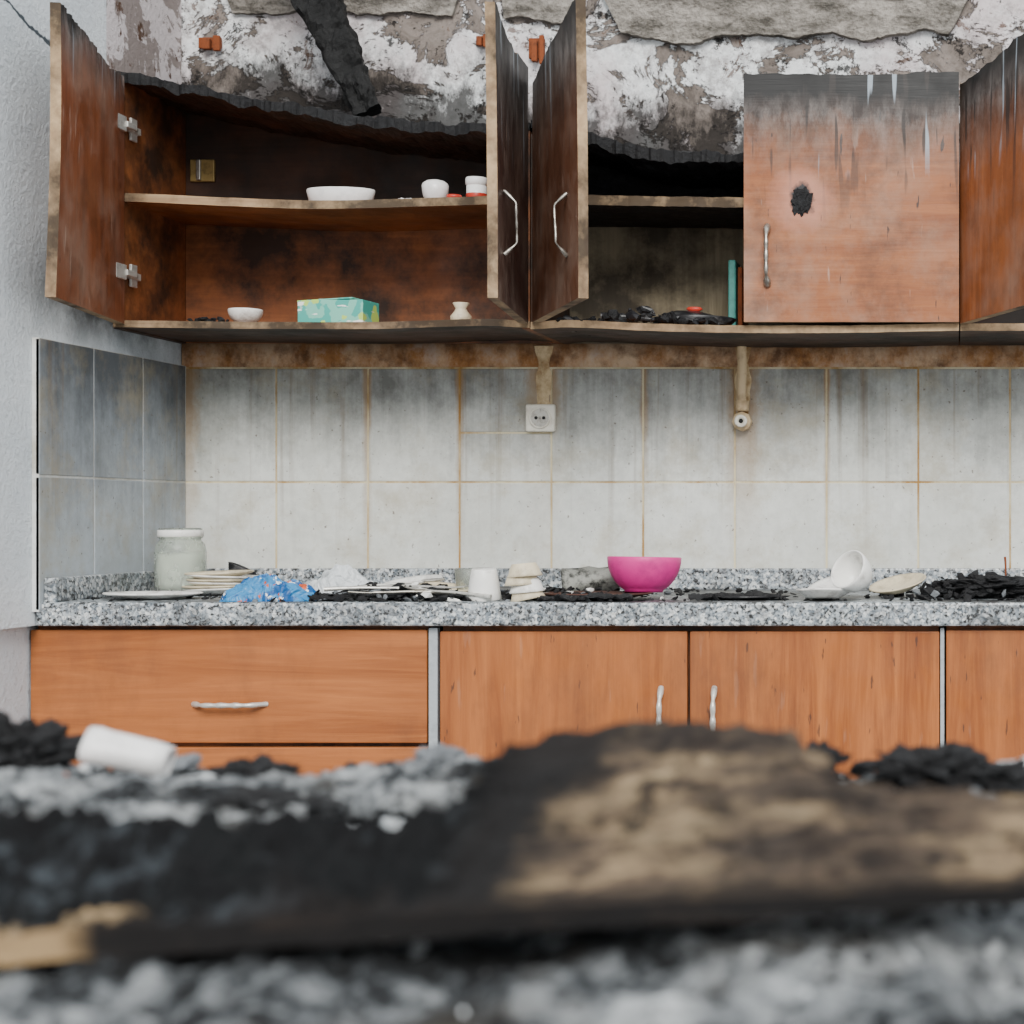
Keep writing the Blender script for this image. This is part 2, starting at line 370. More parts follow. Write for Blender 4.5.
def tube(name,pts,rad,mat,parent=None,loc=None,rot=None,rads=None,res=6):
    cu=bpy.data.curves.new(name,'CURVE'); cu.dimensions='3D'; cu.bevel_depth=rad; cu.bevel_resolution=res; cu.use_fill_caps=True
    sp=cu.splines.new('NURBS'); sp.points.add(len(pts)-1); sp.order_u=3; sp.use_endpoint_u=True
    for i,p in enumerate(pts):
        sp.points[i].co=(*p,1); sp.points[i].radius=rads[i] if rads else 1
    cu.materials.append(mat); cu.resolution_u=8
    tmp=bpy.data.objects.new(name+'_c',cu); bpy.context.collection.objects.link(tmp)
    dg=bpy.context.evaluated_depsgraph_get(); me=bpy.data.meshes.new_from_object(tmp.evaluated_get(dg))
    bpy.data.objects.remove(tmp); me.name=name
    for p in me.polygons: p.use_smooth=True
    o=bpy.data.objects.new(name,me); link(o,parent)
    if not me.materials: me.materials.append(mat)
    if loc: o.location=loc
    if rot: o.rotation_euler=rot
    return o
def rock(name,loc,size,mat,seed=0,rough=.35,parent=None,rot=(0,0,0),sub=4,freq=2.2):
    bm=bmesh.new(); bmesh.ops.create_icosphere(bm,subdivisions=sub,radius=1)
    for v in bm.verts:
        p=v.co.copy(); q=p*freq+Vector((seed*7.1,seed*3.3,seed))
        d=mn.fractal(q,1.0,2.0,5)*rough+ (mn.cell(q*1.3)-.5)*rough*.5
        v.co=p*(1+d)
        v.co.x*=size[0]; v.co.y*=size[1]; v.co.z*=size[2]
    me=bpy.data.meshes.new(name); bm.to_mesh(me); bm.free(); me.materials.append(mat)
    o=bpy.data.objects.new(name,me); link(o,parent); o.location=loc; o.rotation_euler=rot; return o
def scatter(name,n,pos,size,mats,seed=1,flat=.35,weights=None,parent=None,sub=1):
    rnd=random.Random(seed); V=[];F=[];M=[]
    bm=bmesh.new(); bmesh.ops.create_icosphere(bm,subdivisions=sub,radius=1)
    base=[v.co.copy() for v in bm.verts]; faces=[[v.index for v in f.verts] for f in bm.faces]; bm.free()
    for k in range(n):
        p=Vector(pos(rnd)); s=size(rnd); mi=rnd.choices(range(len(mats)),weights)[0]
        e=Euler((rnd.gauss(0,.35),rnd.gauss(0,.35),rnd.uniform(0,6.28))).to_matrix()
        sx,sy,sz=s*rnd.uniform(.7,1.6),s*rnd.uniform(.5,1),s*flat*rnd.uniform(.5,1.5)
        kk=len(V)
        for b in base:
            d=1+rnd.uniform(-.4,.3)
            V.append(tuple(p+e@Vector((b.x*sx*d,b.y*sy*d,b.z*sz*d))))
        for f in faces: F.append([kk+i for i in f]); M.append(mi)
    return fromdata(name,V,F,mats,M,parent)
def fb(x,y,z=0,o=5): return mn.fractal(Vector((x,y,z)),1.0,2.0,o)

# ------------------------------------------------------------ room shell
box('floor',-1.85,1.7,-.6,3.95,-.1,0,FLOORM)
box('wall_back',-1.85,1.7,3.81,3.95,0,2.62,PEEL)
box('wall_left',-1.85,-1.718,1.9,3.81,0,2.62,PLASTER)
def feather(name,z0,z1):
    P_=[(-1.7185,2.35),(-1.7185,3.81),(-1.6965,3.81),(-1.6965,3.188)]
    V=[(x,y,z) for z in (z0,z1) for (x,y) in P_]
    F=[(0,1,2,3),(4,7,6,5),(0,4,5,1),(1,5,6,2),(2,6,7,3),(3,7,4,0)]
    return fromdata(name,V,F,PLASTER)
feather('wall_left_render_coat',.858,2.62)

def render_patch(name,x0,x1,zlow,seed,t=.014):
    def e(u):
        x=x0+(x1-x0)*u
        taper=min(u,1-u)*14
        return zlow+.026*fb(x*6,seed,0,8)+.02*fb(x*1.7,seed+3)+max(0,1-taper)*.12
    def top(u,v):
        x=x0+(x1-x0)*u; z=e(u)+(2.60-e(u))*v**1.5
        return (x,3.81-t-.006*fb(x*12,z*12,seed)-.002*fb(x*50,z*50,seed),z)
    def bot(u,v):
        x=x0+(x1-x0)*u; z=e(u)+(2.60-e(u))*v**1.5
        return (x,3.815,z)
    return slab(name,top,bot,300,60,[RENDERC,RENDERC])
render_patch('wall_cement_render',-1.62,-1.06,2.160,1)
render_patch('wall_cement_render',-1.00,-.80,2.15,4)
render_patch('wall_cement_render',-.79,.045,2.105,8,.020)
render_patch('wall_cement_render',.16,1.2,2.16,11)

# ------------------------------------------------------------ tiles
B=Boxes()
G=.0020; X0=-1.486; P=.2008
xs=[-1.690]+[X0+P*k for k in range(0,16)]
for i in range(len(xs)-1):
    if xs[i]>1.6: break
    a,b=xs[i]+G,xs[i+1]-G
    for (z0,z1) in ((.884,1.134),(1.134,1.384)):
        if i==3 and z0>1: 
            B.add(a,b,3.802,3.812,z0+G,1.242-G); B.add(a,b,3.802,3.812,1.242+G,z1-G); continue
        B.add(a,b,3.802+random.uniform(0,.001),3.812,z0+G,z1-G)
B.obj('wall_tiles_back',TILE_B,bevel=.0015)
box('wall_grout_back',-1.69,1.6,3.8035,3.8095,.884,1.386,GROUT)
box('wall_scorched_strip',-1.694,1.6,3.8050,3.8110,1.3865,1.450,STRIP)
B=Boxes()
for (y0,y1) in ((3.19,3.395),(3.395,3.60),(3.60,3.80)):
    for (z0,z1) in ((.884,1.134),(1.134,1.389)):
        B.add(-1.690,-1.682,y0+G,y1-G,z0+G,z1-G)
B.obj('wall_tiles_left',TILE_L,bevel=.0015)
box('wall_grout_left',-1.696,-1.6835,3.192,3.803,.884,1.388,GROUT_L)

# ------------------------------------------------------------ countertop
ct=empty('granite_countertop',(0,0,0))
box('slab',-1.694,1.45,3.2,3.80,.857,.900,[GRANITE],ct,bevel=.004)
box('worktop_surface',-1.690,1.446,3.206,3.78,.898,.9008,GRANITE_TOP,ct)
box('upstand_back',-1.668,1.45,3.780,3.801,.900,.946,GRANITE,ct,bevel=.003)
box('upstand_left',-1.6815,-1.660,3.205,3.779,.900,.946,GRANITE,ct,bevel=.003)

# ------------------------------------------------------------ base cabinets
def bow_handle(name,p0,p1,out,mat,parent,r=.004,rot=None,fancy=False):
    p0=Vector(p0);p1=Vector(p1);out=Vector(out); pts=[];rads=[]
    n=14
    for i in range(n+1):
        t=i/n; o=out*min(1,math.sin(math.pi*t)*1.9)
        if i in(0,n): o=out*0
        pts.append(p0.lerp(p1,t)+o); rads.append(1.0+.45*math.sin(math.pi*t)+(.35*math.sin(t*math.pi*10) if fancy else 0)+(.5 if i in(0,1,n-1,n) else 0))
    return tube(name,pts,r,mat,parent,rads=rads)
bc=empty('base_cabinet',(0,0,0))
Boxes().add(-1.710,-.982,3.24,3.78,.10,.855).add(-1.69,-.985,3.30,3.75,0,.10).obj('carcass',WOOD_IN,bc)
box('drawer_front_top',-1.714,-.979,3.220,3.239,.639,.849,WOOD_BASE_H,bc,bevel=.002)
box('drawer_front_middle',-1.714,-.979,3.220,3.239,.395,.631,WOOD_BASE_H,bc,bevel=.002)
box('drawer_front_bottom',-1.714,-.979,3.220,3.239,.11,.387,WOOD_BASE_H,bc,bevel=.002)
for nm,z in (('handle_top',.711),('handle_middle',.50),('handle_bottom',.25)):
    bow_handle(nm,(-1.412,3.222,z),(-1.276,3.222,z),(0,-.024,0),HINGEM,bc,.0034,fancy=True)
box('edge_strip',-.976,-.960,3.222,3.24,.10,.852,ALU,bc)
bc=empty('base_cabinet',(0,0,0))
Boxes().add(-.955,-.030,3.24,3.78,.10,.855).add(-.95,-.035,3.30,3.75,0,.10).obj('carcass',WOOD_IN,bc)
box('door_left',-.955,-.4965,3.220,3.239,.11,.846,WOOD_BASE_V,bc,bevel=.002)
box('door_right',-.4915,-.029,3.220,3.239,.11,.846,WOOD_BASE_V,bc,bevel=.002)
bow_handle('handle_left',(-.545,3.222,.742),(-.545,3.222,.60),(0,-.024,0),HINGEM,bc,.0036,fancy=True)
bow_handle('handle_right',(-.446,3.222,.742),(-.446,3.222,.60),(0,-.024,0),HINGEM,bc,.0036,fancy=True)
box('edge_strip',-.027,-.020,3.222,3.24,.10,.852,ALU,bc)
bc=empty('base_cabinet',(0,0,0))
Boxes().add(-.016,.95,3.24,3.78,.10,.855).add(-.01,.94,3.30,3.75,0,.10).obj('carcass',WOOD_IN,bc)
box('door_left',-.0165,.462,3.220,3.239,.11,.848,WOOD_BASE_V,bc,bevel=.002)
box('door_right',.467,.95,3.220,3.239,.11,.848,WOOD_BASE_V,bc,bevel=.002)
bow_handle('handle_left',(.41,3.222,.742),(.41,3.222,.60),(0,-.024,0),HINGEM,bc,.0036,fancy=True)
bow_handle('handle_right',(.52,3.222,.742),(.52,3.222,.60),(0,-.024,0),HINGEM,bc,.0036,fancy=True)

# ------------------------------------------------------------ wall cabinets
def interp(pts,x):
    if x<=pts[0][0]: return pts[0][1]
    for (a,za),(b,zb) in zip(pts,pts[1:]):
        if x<=b:
            t=(x-a)/(b-a); t=t*t*(3-2*t); return za+(zb-za)*t
    return pts[-1][1]
def lerpp(pts,x):
    if x<=pts[0][0]: return pts[0][1]
    for (a,za),(b,zb) in zip(pts,pts[1:]):
        if x<=b: return za+(zb-za)*(x-a)/(b-a)
    return pts[-1][1]
def sagboard(name,x0,x1,y0,y1,prof,t,mats,parent,jag=.0,seed=0,nu=160,nv=14,edgemi=1,botmi=0):
    def front(x): return y0+jag*(abs(fb(x*22,seed,0,5)))
    def top(u,v):
        x=x0+(x1-x0)*u; y=front(x)+(y1-front(x))*v
        return (x,y,lerpp(prof,x)+jag*.35*fb(x*25,y*25,seed))
    def bot(u,v):
        x=x0+(x1-x0)*u; y=front(x)+(y1-front(x))*v
        return (x,y,lerpp(prof,x)-t-jag*.35*fb(x*25,y*25,seed+5))
    return slab(name,top,bot,nu,nv,mats,parent,botmi=botmi,edgemi=edgemi)
def smoothprof(pts,n=40):
    out=[]
    for i in range(len(pts)-1):
        p0=pts[max(0,i-1)];p1=pts[i];p2=pts[i+1];p3=pts[min(len(pts)-1,i+2)]
        for k in range(n//4):
            t=k/(n//4)
            z=.5*((2*p1[1])+(-p0[1]+p2[1])*t+(2*p0[1]-5*p1[1]+4*p2[1]-p3[1])*t*t+(-p0[1]+3*p1[1]-3*p2[1]+p3[1])*t**3)
            out.append((p1[0]+(p2[0]-p1[0])*t,z))
    out.append(pts[-1]); return out
def backpanel(name,x0,x1,z0,prof,mat,parent,dz=-.012):
    def top(u,v):
        x=x0+(x1-x0)*u; z1=lerpp(prof,x)+dz; return (x,YB-.012,z0+(z1-z0)*v)
    def bot(u,v):
        p=top(u,v); return (p[0],YB-.002,p[2])
    return slab(name,top,bot,60,4,[mat,mat],parent)

def door(name,w,h,t,side,mats,hinge,angle,parent,warp=.01,jag=.006,seed=1,bow=0.0,topprof=None):
    def pt(u,v,y):
        x=side*w*u
        hh=h+(interp(topprof,u) if topprof else 0)
        z=hh*v+ (jag*fb(u*9,seed,0,6)*v**8)
        yy=y+warp*math.sin(u*2.2)*v*v+bow*math.sin(math.pi*v)*u
        return (x,yy,z)
    def top(u,v): return pt(u,v,0)
    def bot(u,v):
        tt=t*(1-.5*max(0,(v-.93)/.07)*abs(fb(u*14,seed+9)))
        return pt(u,v,tt)
    return slab(name,top,bot,70,50,mats,parent,botmi=2,edgemi=1,loc=hinge,rot=(0,0,R(angle)))

YF,YB=3.50,3.80
ZB=1.451
c1=empty('wall_cabinet',(0,0,0))
box('side_left',-1.6955,-1.679,YF,YB,1.437,1.955,WOOD_IN_DARK,c1,bevel=.001)
box('side_left_lining',-1.679,-1.6775,YF+.002,YB-.012,1.452,1.94,WOOD_IN,c1)
box('side_right',-.872,-.857,YF,YB,1.437,1.85,WOOD_IN,c1,bevel=.001)
top1=smoothprof([(-1.6955,1.960),(-1.60,1.940),(-1.42,1.903),(-1.18,1.866),(-.95,1.850),(-.857,1.856)])
box('back_panel_lower',-1.677,-.872,YB-.012,YB-.002,1.437,1.70,WOOD_IN,c1)
backpanel('back_panel_upper',-1.677,-.872,1.70,top1,WOOD_IN_DARK,c1)
sagboard('top_board',-1.6955,-.857,YF-.004,YB-.002,top1,.020,[CHAR,CHAR,WOOD_IN_DARK],c1,jag=.024,seed=2,botmi=2)
mid1=smoothprof([(-1.677,1.712),(-1.45,1.702),(-1.27,1.697),(-1.0,1.704),(-.872,1.708)])
sagboard('shelf',-1.6775,-.872,YF+.006,YB-.013,mid1,.017,[WOOD_SHELF,EDGE],c1,jag=.001,seed=3)
bot1=smoothprof([(-1.6955,ZB+.003),(-1.40,ZB),(-1.15,ZB),(-.95,ZB+.006),(-.857,ZB+.002)])
sagboard('bottom_board',-1.6955,-.857,YF-.002,YB-.002,bot1,.014,[WOOD_SHELF,EDGE,WOOD_UNDER],c1,jag=.001,seed=4,botmi=2)
box('wall_bracket',-1.665,-1.612,YB-.020,YB-.012,1.788,1.836,BRASS,c1,bevel=.002)
Boxes().add(-1.650,-1.640,YB-.026,YB-.018,1.79,1.835).obj('wall_bracket_hook',METAL,c1,bevel=.002)
door('door_left',.435,.505,.018,1,[DOOR_OUT,EDGE,DOOR_IN],(-1.690,YF-.006,1.447),-79,c1,warp=.01,seed=3,topprof=[(0,-.006),(.3,-.018),(.7,.002),(1,.016)],bow=.006)
door('door_right',.415,.505,.018,-1,[DOOR_DARK,EDGE,DOOR_IN],(-.858,YF-.006,1.447),96.5,c1,warp=.006,seed=8,topprof=[(0,.01),(.5,.0),(1,.02)])
def hinge(x,z,parent,k):
    e=Boxes()
    e.add(x,x+.010,YF+.010,YF+.060,z-.007,z+.007)
    e.add(x+.002,x+.008,YF+.022,YF+.048,z-.023,z+.023)
    e.add(x+.006,x+.022,YF-.022,YF+.018,z-.006,z+.006)
    e.add(x+.010,x+.018,YF-.062,YF-.018,z-.015,z+.015)
    e.obj('hinge_%d'%k,HINGEM,parent,bevel=.0015)
    tube('hinge_screw_%d'%k,[(x+.008,YF+.035,z),(x+.0135,YF+.035,z)],.0045,METAL,parent)
hinge(-1.6775,1.845,c1,1); hinge(-1.6775,1.548,c1,2)
def door_handle(name,hinge_pt,ang,side,off,zc,length,parent,r=.0018,outer=-1,wave=.0,mat=None):
    M_=Matrix.Translation(Vector(hinge_pt))@Matrix.Rotation(R(ang),4,'Z')
    pts=[];rads=[]; n=16
    for i in range(n+1):
        t=i/n; o=.022*min(1,math.sin(math.pi*t)*1.8)
        pts.append(M_@Vector((side*off+wave*math.sin(t*2*math.pi),outer*o-(.001),zc-length/2+length*t)))
        rads.append(1+.4*math.sin(math.pi*t)+(1.2 if i in(0,1,n,n-1) else 0)+.3*math.sin(t*30))
    return tube(name,pts,r,mat or METAL,parent,rads=rads)
door_handle('handle_right',(-.858,YF-.006,1.447),96.5,-1,.345,.145,.115,c1,wave=.005)
c2=empty('wall_cabinet',(0,0,0))
box('side_left',-.855,-.840,YF,YB,1.437,1.83,WOOD_IN_DARK,c2,bevel=.001)
box('side_right',-.004,.008,YF,YB,1.437,1.79,WOOD_IN_DARK,c2,bevel=.001)
top2=smoothprof([(-.855,1.862),(-.74,1.835),(-.64,1.803),(-.42,1.795),(-.2,1.80),(.008,1.82)])
box('back_panel_lower',-.840,-.004,YB-.012,YB-.002,1.437,1.69,WOOD_DIRTY,c2)
backpanel('back_panel_upper',-.840,-.004,1.69,top2,CHAR_DULL,c2)
sagboard('top_board',-.855,.008,YF-.002,YB-.002,top2,.022,[CHAR,CHAR,CHAR_DULL],c2,jag=.026,seed=12,botmi=2)
mid2=[(-.840,1.712),(-.6,1.708),(-.4,1.705),(-.004,1.706)]
sagboard('shelf',-.840,-.004,YF+.02,YB-.013,mid2,.020,[CHAR_DULL,EDGE],c2,jag=.004,seed=13)
bot2=smoothprof([(-.855,ZB),(-.78,ZB+.004),(-.62,ZB-.003),(-.45,ZB-.007),(-.2,ZB-.007),(.008,ZB-.003)])
sagboard('bottom_board',-.855,.008,YF-.002,YB-.002,bot2,.015,[WOOD_SHELF,EDGE,WOOD_UNDER],c2,jag=.002,seed=14,botmi=2)
door('door_left',.425,.51,.018,1,[DOOR_OUT,EDGE,DOOR_IN],(-.850,YF-.006,1.450),-65.5,c2,warp=-.006,seed=21,topprof=[(0,-.03),(.5,.0),(1,.025)])
door_handle('handle_left',(-.850,YF-.006,1.450),-65.5,1,.335,.145,.115,c2,wave=.006)
door('door_right',.431,.497,.018,-1,[DOOR_CLOSED,EDGE,DOOR_IN],(.008,YF-.020,1.449),0,c2,warp=-.004,seed=33,topprof=[(0,0.004),(.5,-.003),(1,.0)],jag=.004)
door_handle('handle_right',(.008,YF-.020,1.449),0,-1,.384,.133,.118,c2,r=.0034)
rock('burn_blister',(-.308,YF-.022,1.690),(.020,.005,.026),CHAR,5,.5,parent=c2,sub=4)
c3=empty('wall_cabinet',(0,0,0))
box('side_left',.011,.026,YF,YB,1.437,1.83,WOOD_IN_DARK,c3,bevel=.001)
box('side_right',.855,.870,YF,YB,1.437,1.93,WOOD_IN_DARK,c3,bevel=.001)
top3=[(.011,1.84),(.4,1.86),(.87,1.95)]
backpanel('back_panel',.026,.855,1.437,top3,WOOD_IN_DARK,c3)
sagboard('top_board',.011,.870,YF,YB-.002,top3,.024,[CHAR,CHAR,WOOD_IN_DARK],c3,jag=.02,seed=22,botmi=2)
sagboard('shelf',.026,.855,YF+.01,YB-.013,[(.026,1.706),(.855,1.706)],.018,[WOOD_SHELF,EDGE],c3,jag=.002,seed=23)
sagboard('bottom_board',.011,.870,YF-.002,YB-.002,[(.011,ZB-.003),(.87,ZB-.004)],.015,[WOOD_SHELF,EDGE,WOOD_UNDER],c3,jag=.002,seed=24,botmi=2)
door('door_left',.425,.505,.018,1,[DOOR_RIGHT,EDGE,DOOR_IN],(.010,YF-.006,1.447),-69,c3,seed=41,topprof=[(0,-.022),(1,.01)])
door_handle('handle_left',(.010,YF-.006,1.447),-69,1,.395,.12,.115,c3)
door('door_right',.425,.505,.018,-1,[DOOR_RIGHT,EDGE,DOOR_IN],(.868,YF-.006,1.447),10,c3,seed=42)
door_handle('handle_right',(.868,YF-.006,1.447),10,-1,.38,.12,.115,c3)

# ------------------------------------------------------------ hanging charred beam
A=Vector((-1.215,3.60,1.893)); Bv=Vector((-1.535,3.70,2.56))
ax=(Bv-A); L=ax.length; az=ax.normalized(); sx=Vector((1,0,0)); sx=(sx-az*sx.dot(az)).normalized(); sy=az.cross(sx)
V=[];F=[];nr,ns=90,36
for i in range(nr+1):
    t=i/nr; w=.026+.024*min(1,t*2.4); 
    for k in range(ns):
        a=2*math.pi*k/ns; c_,s_=math.cos(a),math.sin(a)
        q=max(abs(c_),abs(s_))**.8
        p=A+az*(L*t)+sx*(c_/q*w)+sy*(s_/q*w*.8)
        d=fb(p.x*30,p.y*30,p.z*30)*.009+(mn.cell(p*38)-.5)*.004
        V.append(tuple(p+(sx*c_+sy*s_)*d))
for i in range(nr):
    for k in range(ns):
        F.append((i*ns+k,i*ns+(k+1)%ns,(i+1)*ns+(k+1)%ns,(i+1)*ns+k))
F.append(list(range(ns))); F.append(list(range(nr*ns,nr*ns+ns)))
BEAMM=charm('charred_beam_wood',50,.03,(.003,.003,.003,1))
fromdata('charred_beam',V,F,BEAMM)

def bracket(x,z,w=.045,h=.028):
    e=Boxes()
    e.add(x-w/2,x+w/2,3.798,3.806,z-h/2,z+h/2); e.add(x-w*.25,x+w*.1,3.785,3.80,z-h*.7,z+h*.3); e.add(x+w*.2,x+w*.5,3.79,3.80,z-h*.8,z+h*.6)
    e.add(x-w*.1,x,3.79,3.815,z-h*.2,z+h*.2)
    return e.obj('rusty_bracket',RUST,bevel=.002)
bracket(-1.630,2.095,.05,.024); bracket(-1.035,2.10,.025,.02); bracket(-.915,2.083,.035,.045)

# ------------------------------------------------------------ socket + pipe
so=empty('power_socket',(0,0,0)); sx0,sz0=-.905,1.274
box('plate',sx0-.032,sx0+.032,3.788,3.803,sz0-.030,sz0+.030,SOCK,so,bevel=.004)
lathe('rim',[(.0235,0),(.0235,.004),(.020,.004),(.019,-.004),(0,-.004)],SOCK,(sx0,3.788,sz0),(R(90),0,0),40,so)
lathe('recess',[(0.0,.0),(.0195,0)],METAL,(sx0,3.7875,sz0),(R(90),0,0),40,so)
for s_ in (-1,1): lathe('pin_hole_%d'%(s_+2),[(0,.0),(.0038,0)],DARKH,(sx0+s_*.0085,3.7865,sz0),(R(90),0,0),16,so)
lathe('screw',[(0,.0012),(.0025,.001),(.003,0)],METAL,(sx0,3.7875,sz0),(R(90),0,0),16,so)
for s_ in (-1,1): box('earth_clip_%d'%(s_+2),sx0-.002,sx0+.002,3.785,3.788,sz0+s_*.017-.003,sz0+s_*.017+.003,METAL,so)
m=Mat('stained_chase_plaster',.9); v=m.coord(); n=m.noise(v,22,7,.7)
m.color(m.mix(m.mr(n,.42,.66),hx('#d6bf98'),hx('#8f683a'))); m.bump(n,.8,.004); CHASE=m.m
def chase(name,x,w,z0,z1,seed):
    def top(u,v):
        z=z0+(z1-z0)*v; ww=w*(.8+.35*fb(seed,z*16,0,4)+.3*max(0,(v-.6)/.4)**2+.0)
        return (x+(u-.5)*ww*1.2,3.8015-.003*math.sin(math.pi*u)-.002*fb(u*3,z*30,seed),z)
    def bot(u,v):
        p=top(u,v); return (p[0],3.806,p[2])
    return slab(name,top,bot,12,50,[CHASE,CHASE])
chase('wall_plaster_chase',-.900,.032,1.300,1.432,2)
chase('wall_plaster_chase',-.464,.030,1.270,1.432,6)
gp=empty('gas_pipe',(0,0,0))
tube('pipe',[(-.465,3.787,1.434),(-.463,3.787,1.38),(-.466,3.787,1.33),(-.464,3.787,1.29)],.010,PIPE,gp)
lathe('elbow_fitting',[(0,.016),(.008,.016),(.012,.010),(.020,.010),(.0215,.004),(.0215,-.014),(0,-.014)],PIPE,(-.464,3.784,1.266),(R(90),0,0),8,gp)
lathe('outlet_ring',[(.0135,.0),(.0135,.006),(.007,.006),(.006,0.001),(0,.001)],SOCK,(-.464,3.766,1.266),(R(90),0,0),30,gp)
lathe('outlet_hole',[(0,0),(.005,0)],DARKH,(-.464,3.764,1.266),(R(90),0,0),20,gp)
lathe('nut',[(0,-.011),(.0145,-.011),(.0145,.011),(0,.011)],PIPE,(-.464,3.787,1.300),(0,0,0),6,gp)

# ------------------------------------------------------------ objects on the counter
ZC=.9010
def plate(r,h=.016,t=.003):
    return [(0,0),(r*.55,0),(r*.62,.002),(r*.95,h-.002),(r,h),(r*.98,h+t*.7),(r*.92,h),(r*.60,.002+t),(0,t)]
def bowl(r,h,foot=.45,t=.003):
    pr=[(0,0.002),(r*foot*.9,.002),(r*foot,0),(r*foot*1.02,.004)]
    for i in range(1,9):
        a=i/8; pr.append((r*(foot+(1-foot)*math.sin(a*math.pi/2)**.9),.004+(h-.004)*a**1.25))
    pr.append((r-t*.3,h+t*.6))
    for i in range(8,-1,-1):
        a=i/8; pr.append((max(0,r*(foot+(1-foot)*math.sin(a*math.pi/2)**.9)-t),.004+t+(h-.004-t*.3)*a**1.25))
    pr.append((0,.004+t)); return pr
def cup(r,h,t=.0028): return [(0,0),(r*.62,0),(r*.68,.003),(r*.88,h*.3),(r*.97,h*.65),(r,h),(r-t*.5,h+t*.4),(r-t,h-.001),(r*.97-t,h*.65),(r*.86-t,h*.3),(r*.6,.006),(0,.005)]
def scup(r,h,t=.0028): return [(0,0),(r*.70,0),(r*.74,.002),(r*.86,h*.4),(r*.94,h*.75),(r*1.04,h),(r*1.0,h+t*.5),(r*.90,h*.75),(r*.80,h*.4),(r*.66,.006),(0,.005)]
def mug(name,r,h,loc,rot,mat,handle=True,prof=cup):
    e=empty(name,loc); e.rotation_euler=rot
    lathe('body',prof(r,h),mat,parent=e)
    if handle:
        tube('handle',[(r*.86,0,h*.25),(r*1.25,0,h*.22),(r*1.5,0,h*.5),(r*1.35,0,h*.8),(r*.95,0,h*.8)],.003,mat,e)
    return e
j=empty('glass_jar',(-1.605,3.60,ZC))
lathe('jar_body',[(0,0),(.044,0),(.049,.005),(.050,.02),(.050,.085),(.047,.100),(.040,.108),(.039,.112),(.043,.114),(.043,.130),(.041,.134),(.038,.133),(.037,.112),(.045,.098),(.047,.085),(.047,.02),(.045,.006),(0,.004)],GLASS,parent=j,segs=48)
lathe('jar_contents',[(0,.006),(.044,.007),(.0462,.02),(.0462,.075),(.043,.082),(0,.080)],JARFILL,parent=j,segs=48)
lathe('jar_rim_ring',[(.0435,.116),(.0450,.118),(.0450,.128),(.0435,.130)],PORC,parent=j,segs=48)
pts=[]
for i in range(60):
    a=i*.55; pts.append((-1.50+.030*math.cos(a),3.66+.016*math.sin(a),ZC+.006+.040*abs(math.sin(a*.5))+.0003*i))
tube('burnt_wire',pts,.0018,BLACKP)
st=empty('plate_stack',(-1.478,3.50,ZC))
for i in range(6):
    lathe('plate_%d'%(i+1),plate(.068+.004*math.sin(i*2),.010),PORC_C if i%2 else PORC,(random.uniform(-.005,.005),random.uniform(-.004,.004),.001+i*.0068),(R(random.uniform(-1.8,1.8)),R(random.uniform(-2.5,2.5)),0),parent=st)
lathe('serving_plate',plate(.092,.010),PORC,(-1.535,3.325,ZC+.001),(0,0,0),scale=(1,.75,1))
lathe('serving_plate',plate(.060,.012),PORC,(-1.08,3.46,ZC+.016),(R(9),R(-6),0))
lathe('serving_plate',plate(.052,.010),PORC_C,(-1.00,3.38,ZC+.010),(R(6),R(8),0))
def crumple(name,cx,cy,z0,lx,ly,h,mat,seed,rot=0):
    def f(u,v):
        e=(math.sin(math.pi*u)**.6)*(math.sin(math.pi*v)**.6)
        x=(u-.5)*lx; y=(v-.5)*ly
        z=h*e*(.72+.6*fb(u*2.5,v*3,seed,4))+.006*e*abs(fb(u*9,v*9,seed+4))
        x+=.012*fb(v*6,seed,u*2); y+=.01*fb(u*6,seed+3,v*2)
        c,s=math.cos(rot),math.sin(rot)
        return (cx+x*c-y*s,cy+x*s+y*c,z0+max(.002,z))
    def g_(u,v):
        p=f(u,v); return (p[0],p[1],z0)
    return slab(name,f,g_,60,40,[mat,mat])
crumple('blue_snack_packet',-1.288,3.27,ZC,.160,.085,.058,BLUEF,3,.1)
crumple('plastic_bag',-1.205,3.395,ZC,.17,.11,.062,FILM,9,-.1)
def fork(name,loc,rz,mat=METAL):
    e=empty(name,loc); e.rotation_euler=(R(3),0,rz)
    tube('stem',[(-.09,0,.003),(-.03,0,.006),(.03,0,.004),(.045,0,.004)],.0028,mat,e,rads=[1.6,1,.8,1.2])
    for k in range(4): tube('tine_%d'%(k+1),[(.042,(k-1.5)*.004,.004),(.06,(k-1.5)*.005,.003),(.09,(k-1.5)*.005,.006)],.0012,mat,e)
    return e
def spoon(name,loc,rz,mat=METAL):
    e=empty(name,loc); e.rotation_euler=(R(3),R(-4),rz)
    tube('stem',[(-.09,0,.003),(-.03,0,.006),(.03,0,.004),(.05,0,.004)],.0026,mat,e,rads=[1.8,1,.8,1.0])
    lathe('bowl',[(0,0),(.010,.001),(.017,.005),(.0165,.006),(.009,.0025),(0,.0015)],mat,(.066,0,.002),(0,0,0),24,e,scale=(1.35,.9,1))
    return e
fork('fork',(-1.10,3.29,ZC+.018),.2,HINGEM); fork('fork',(-1.01,3.30,ZC+.020),-.25,HINGEM); fork('fork',(-1.04,3.25,ZC+.012),3.3)
spoon('spoon',(-1.07,3.34,ZC+.024),.5,HINGEM); spoon('spoon',(-.95,3.25,ZC+.012),2.9,HINGEM)
mug('coffee_mug',.031,.056,(-.884,3.26,ZC+.060),(R(180),R(-7),R(100)),PORC,True,scup)
lathe('drinking_glass',[(0,0),(.022,0),(.028,.055),(.0265,.056),(.0205,.004),(0,.004)],GLASS,(-.957,3.42,ZC))
cs=empty('cup_stack',(-.802,3.255,ZC+.003)); cs.rotation_euler=(0,R(-7),0)
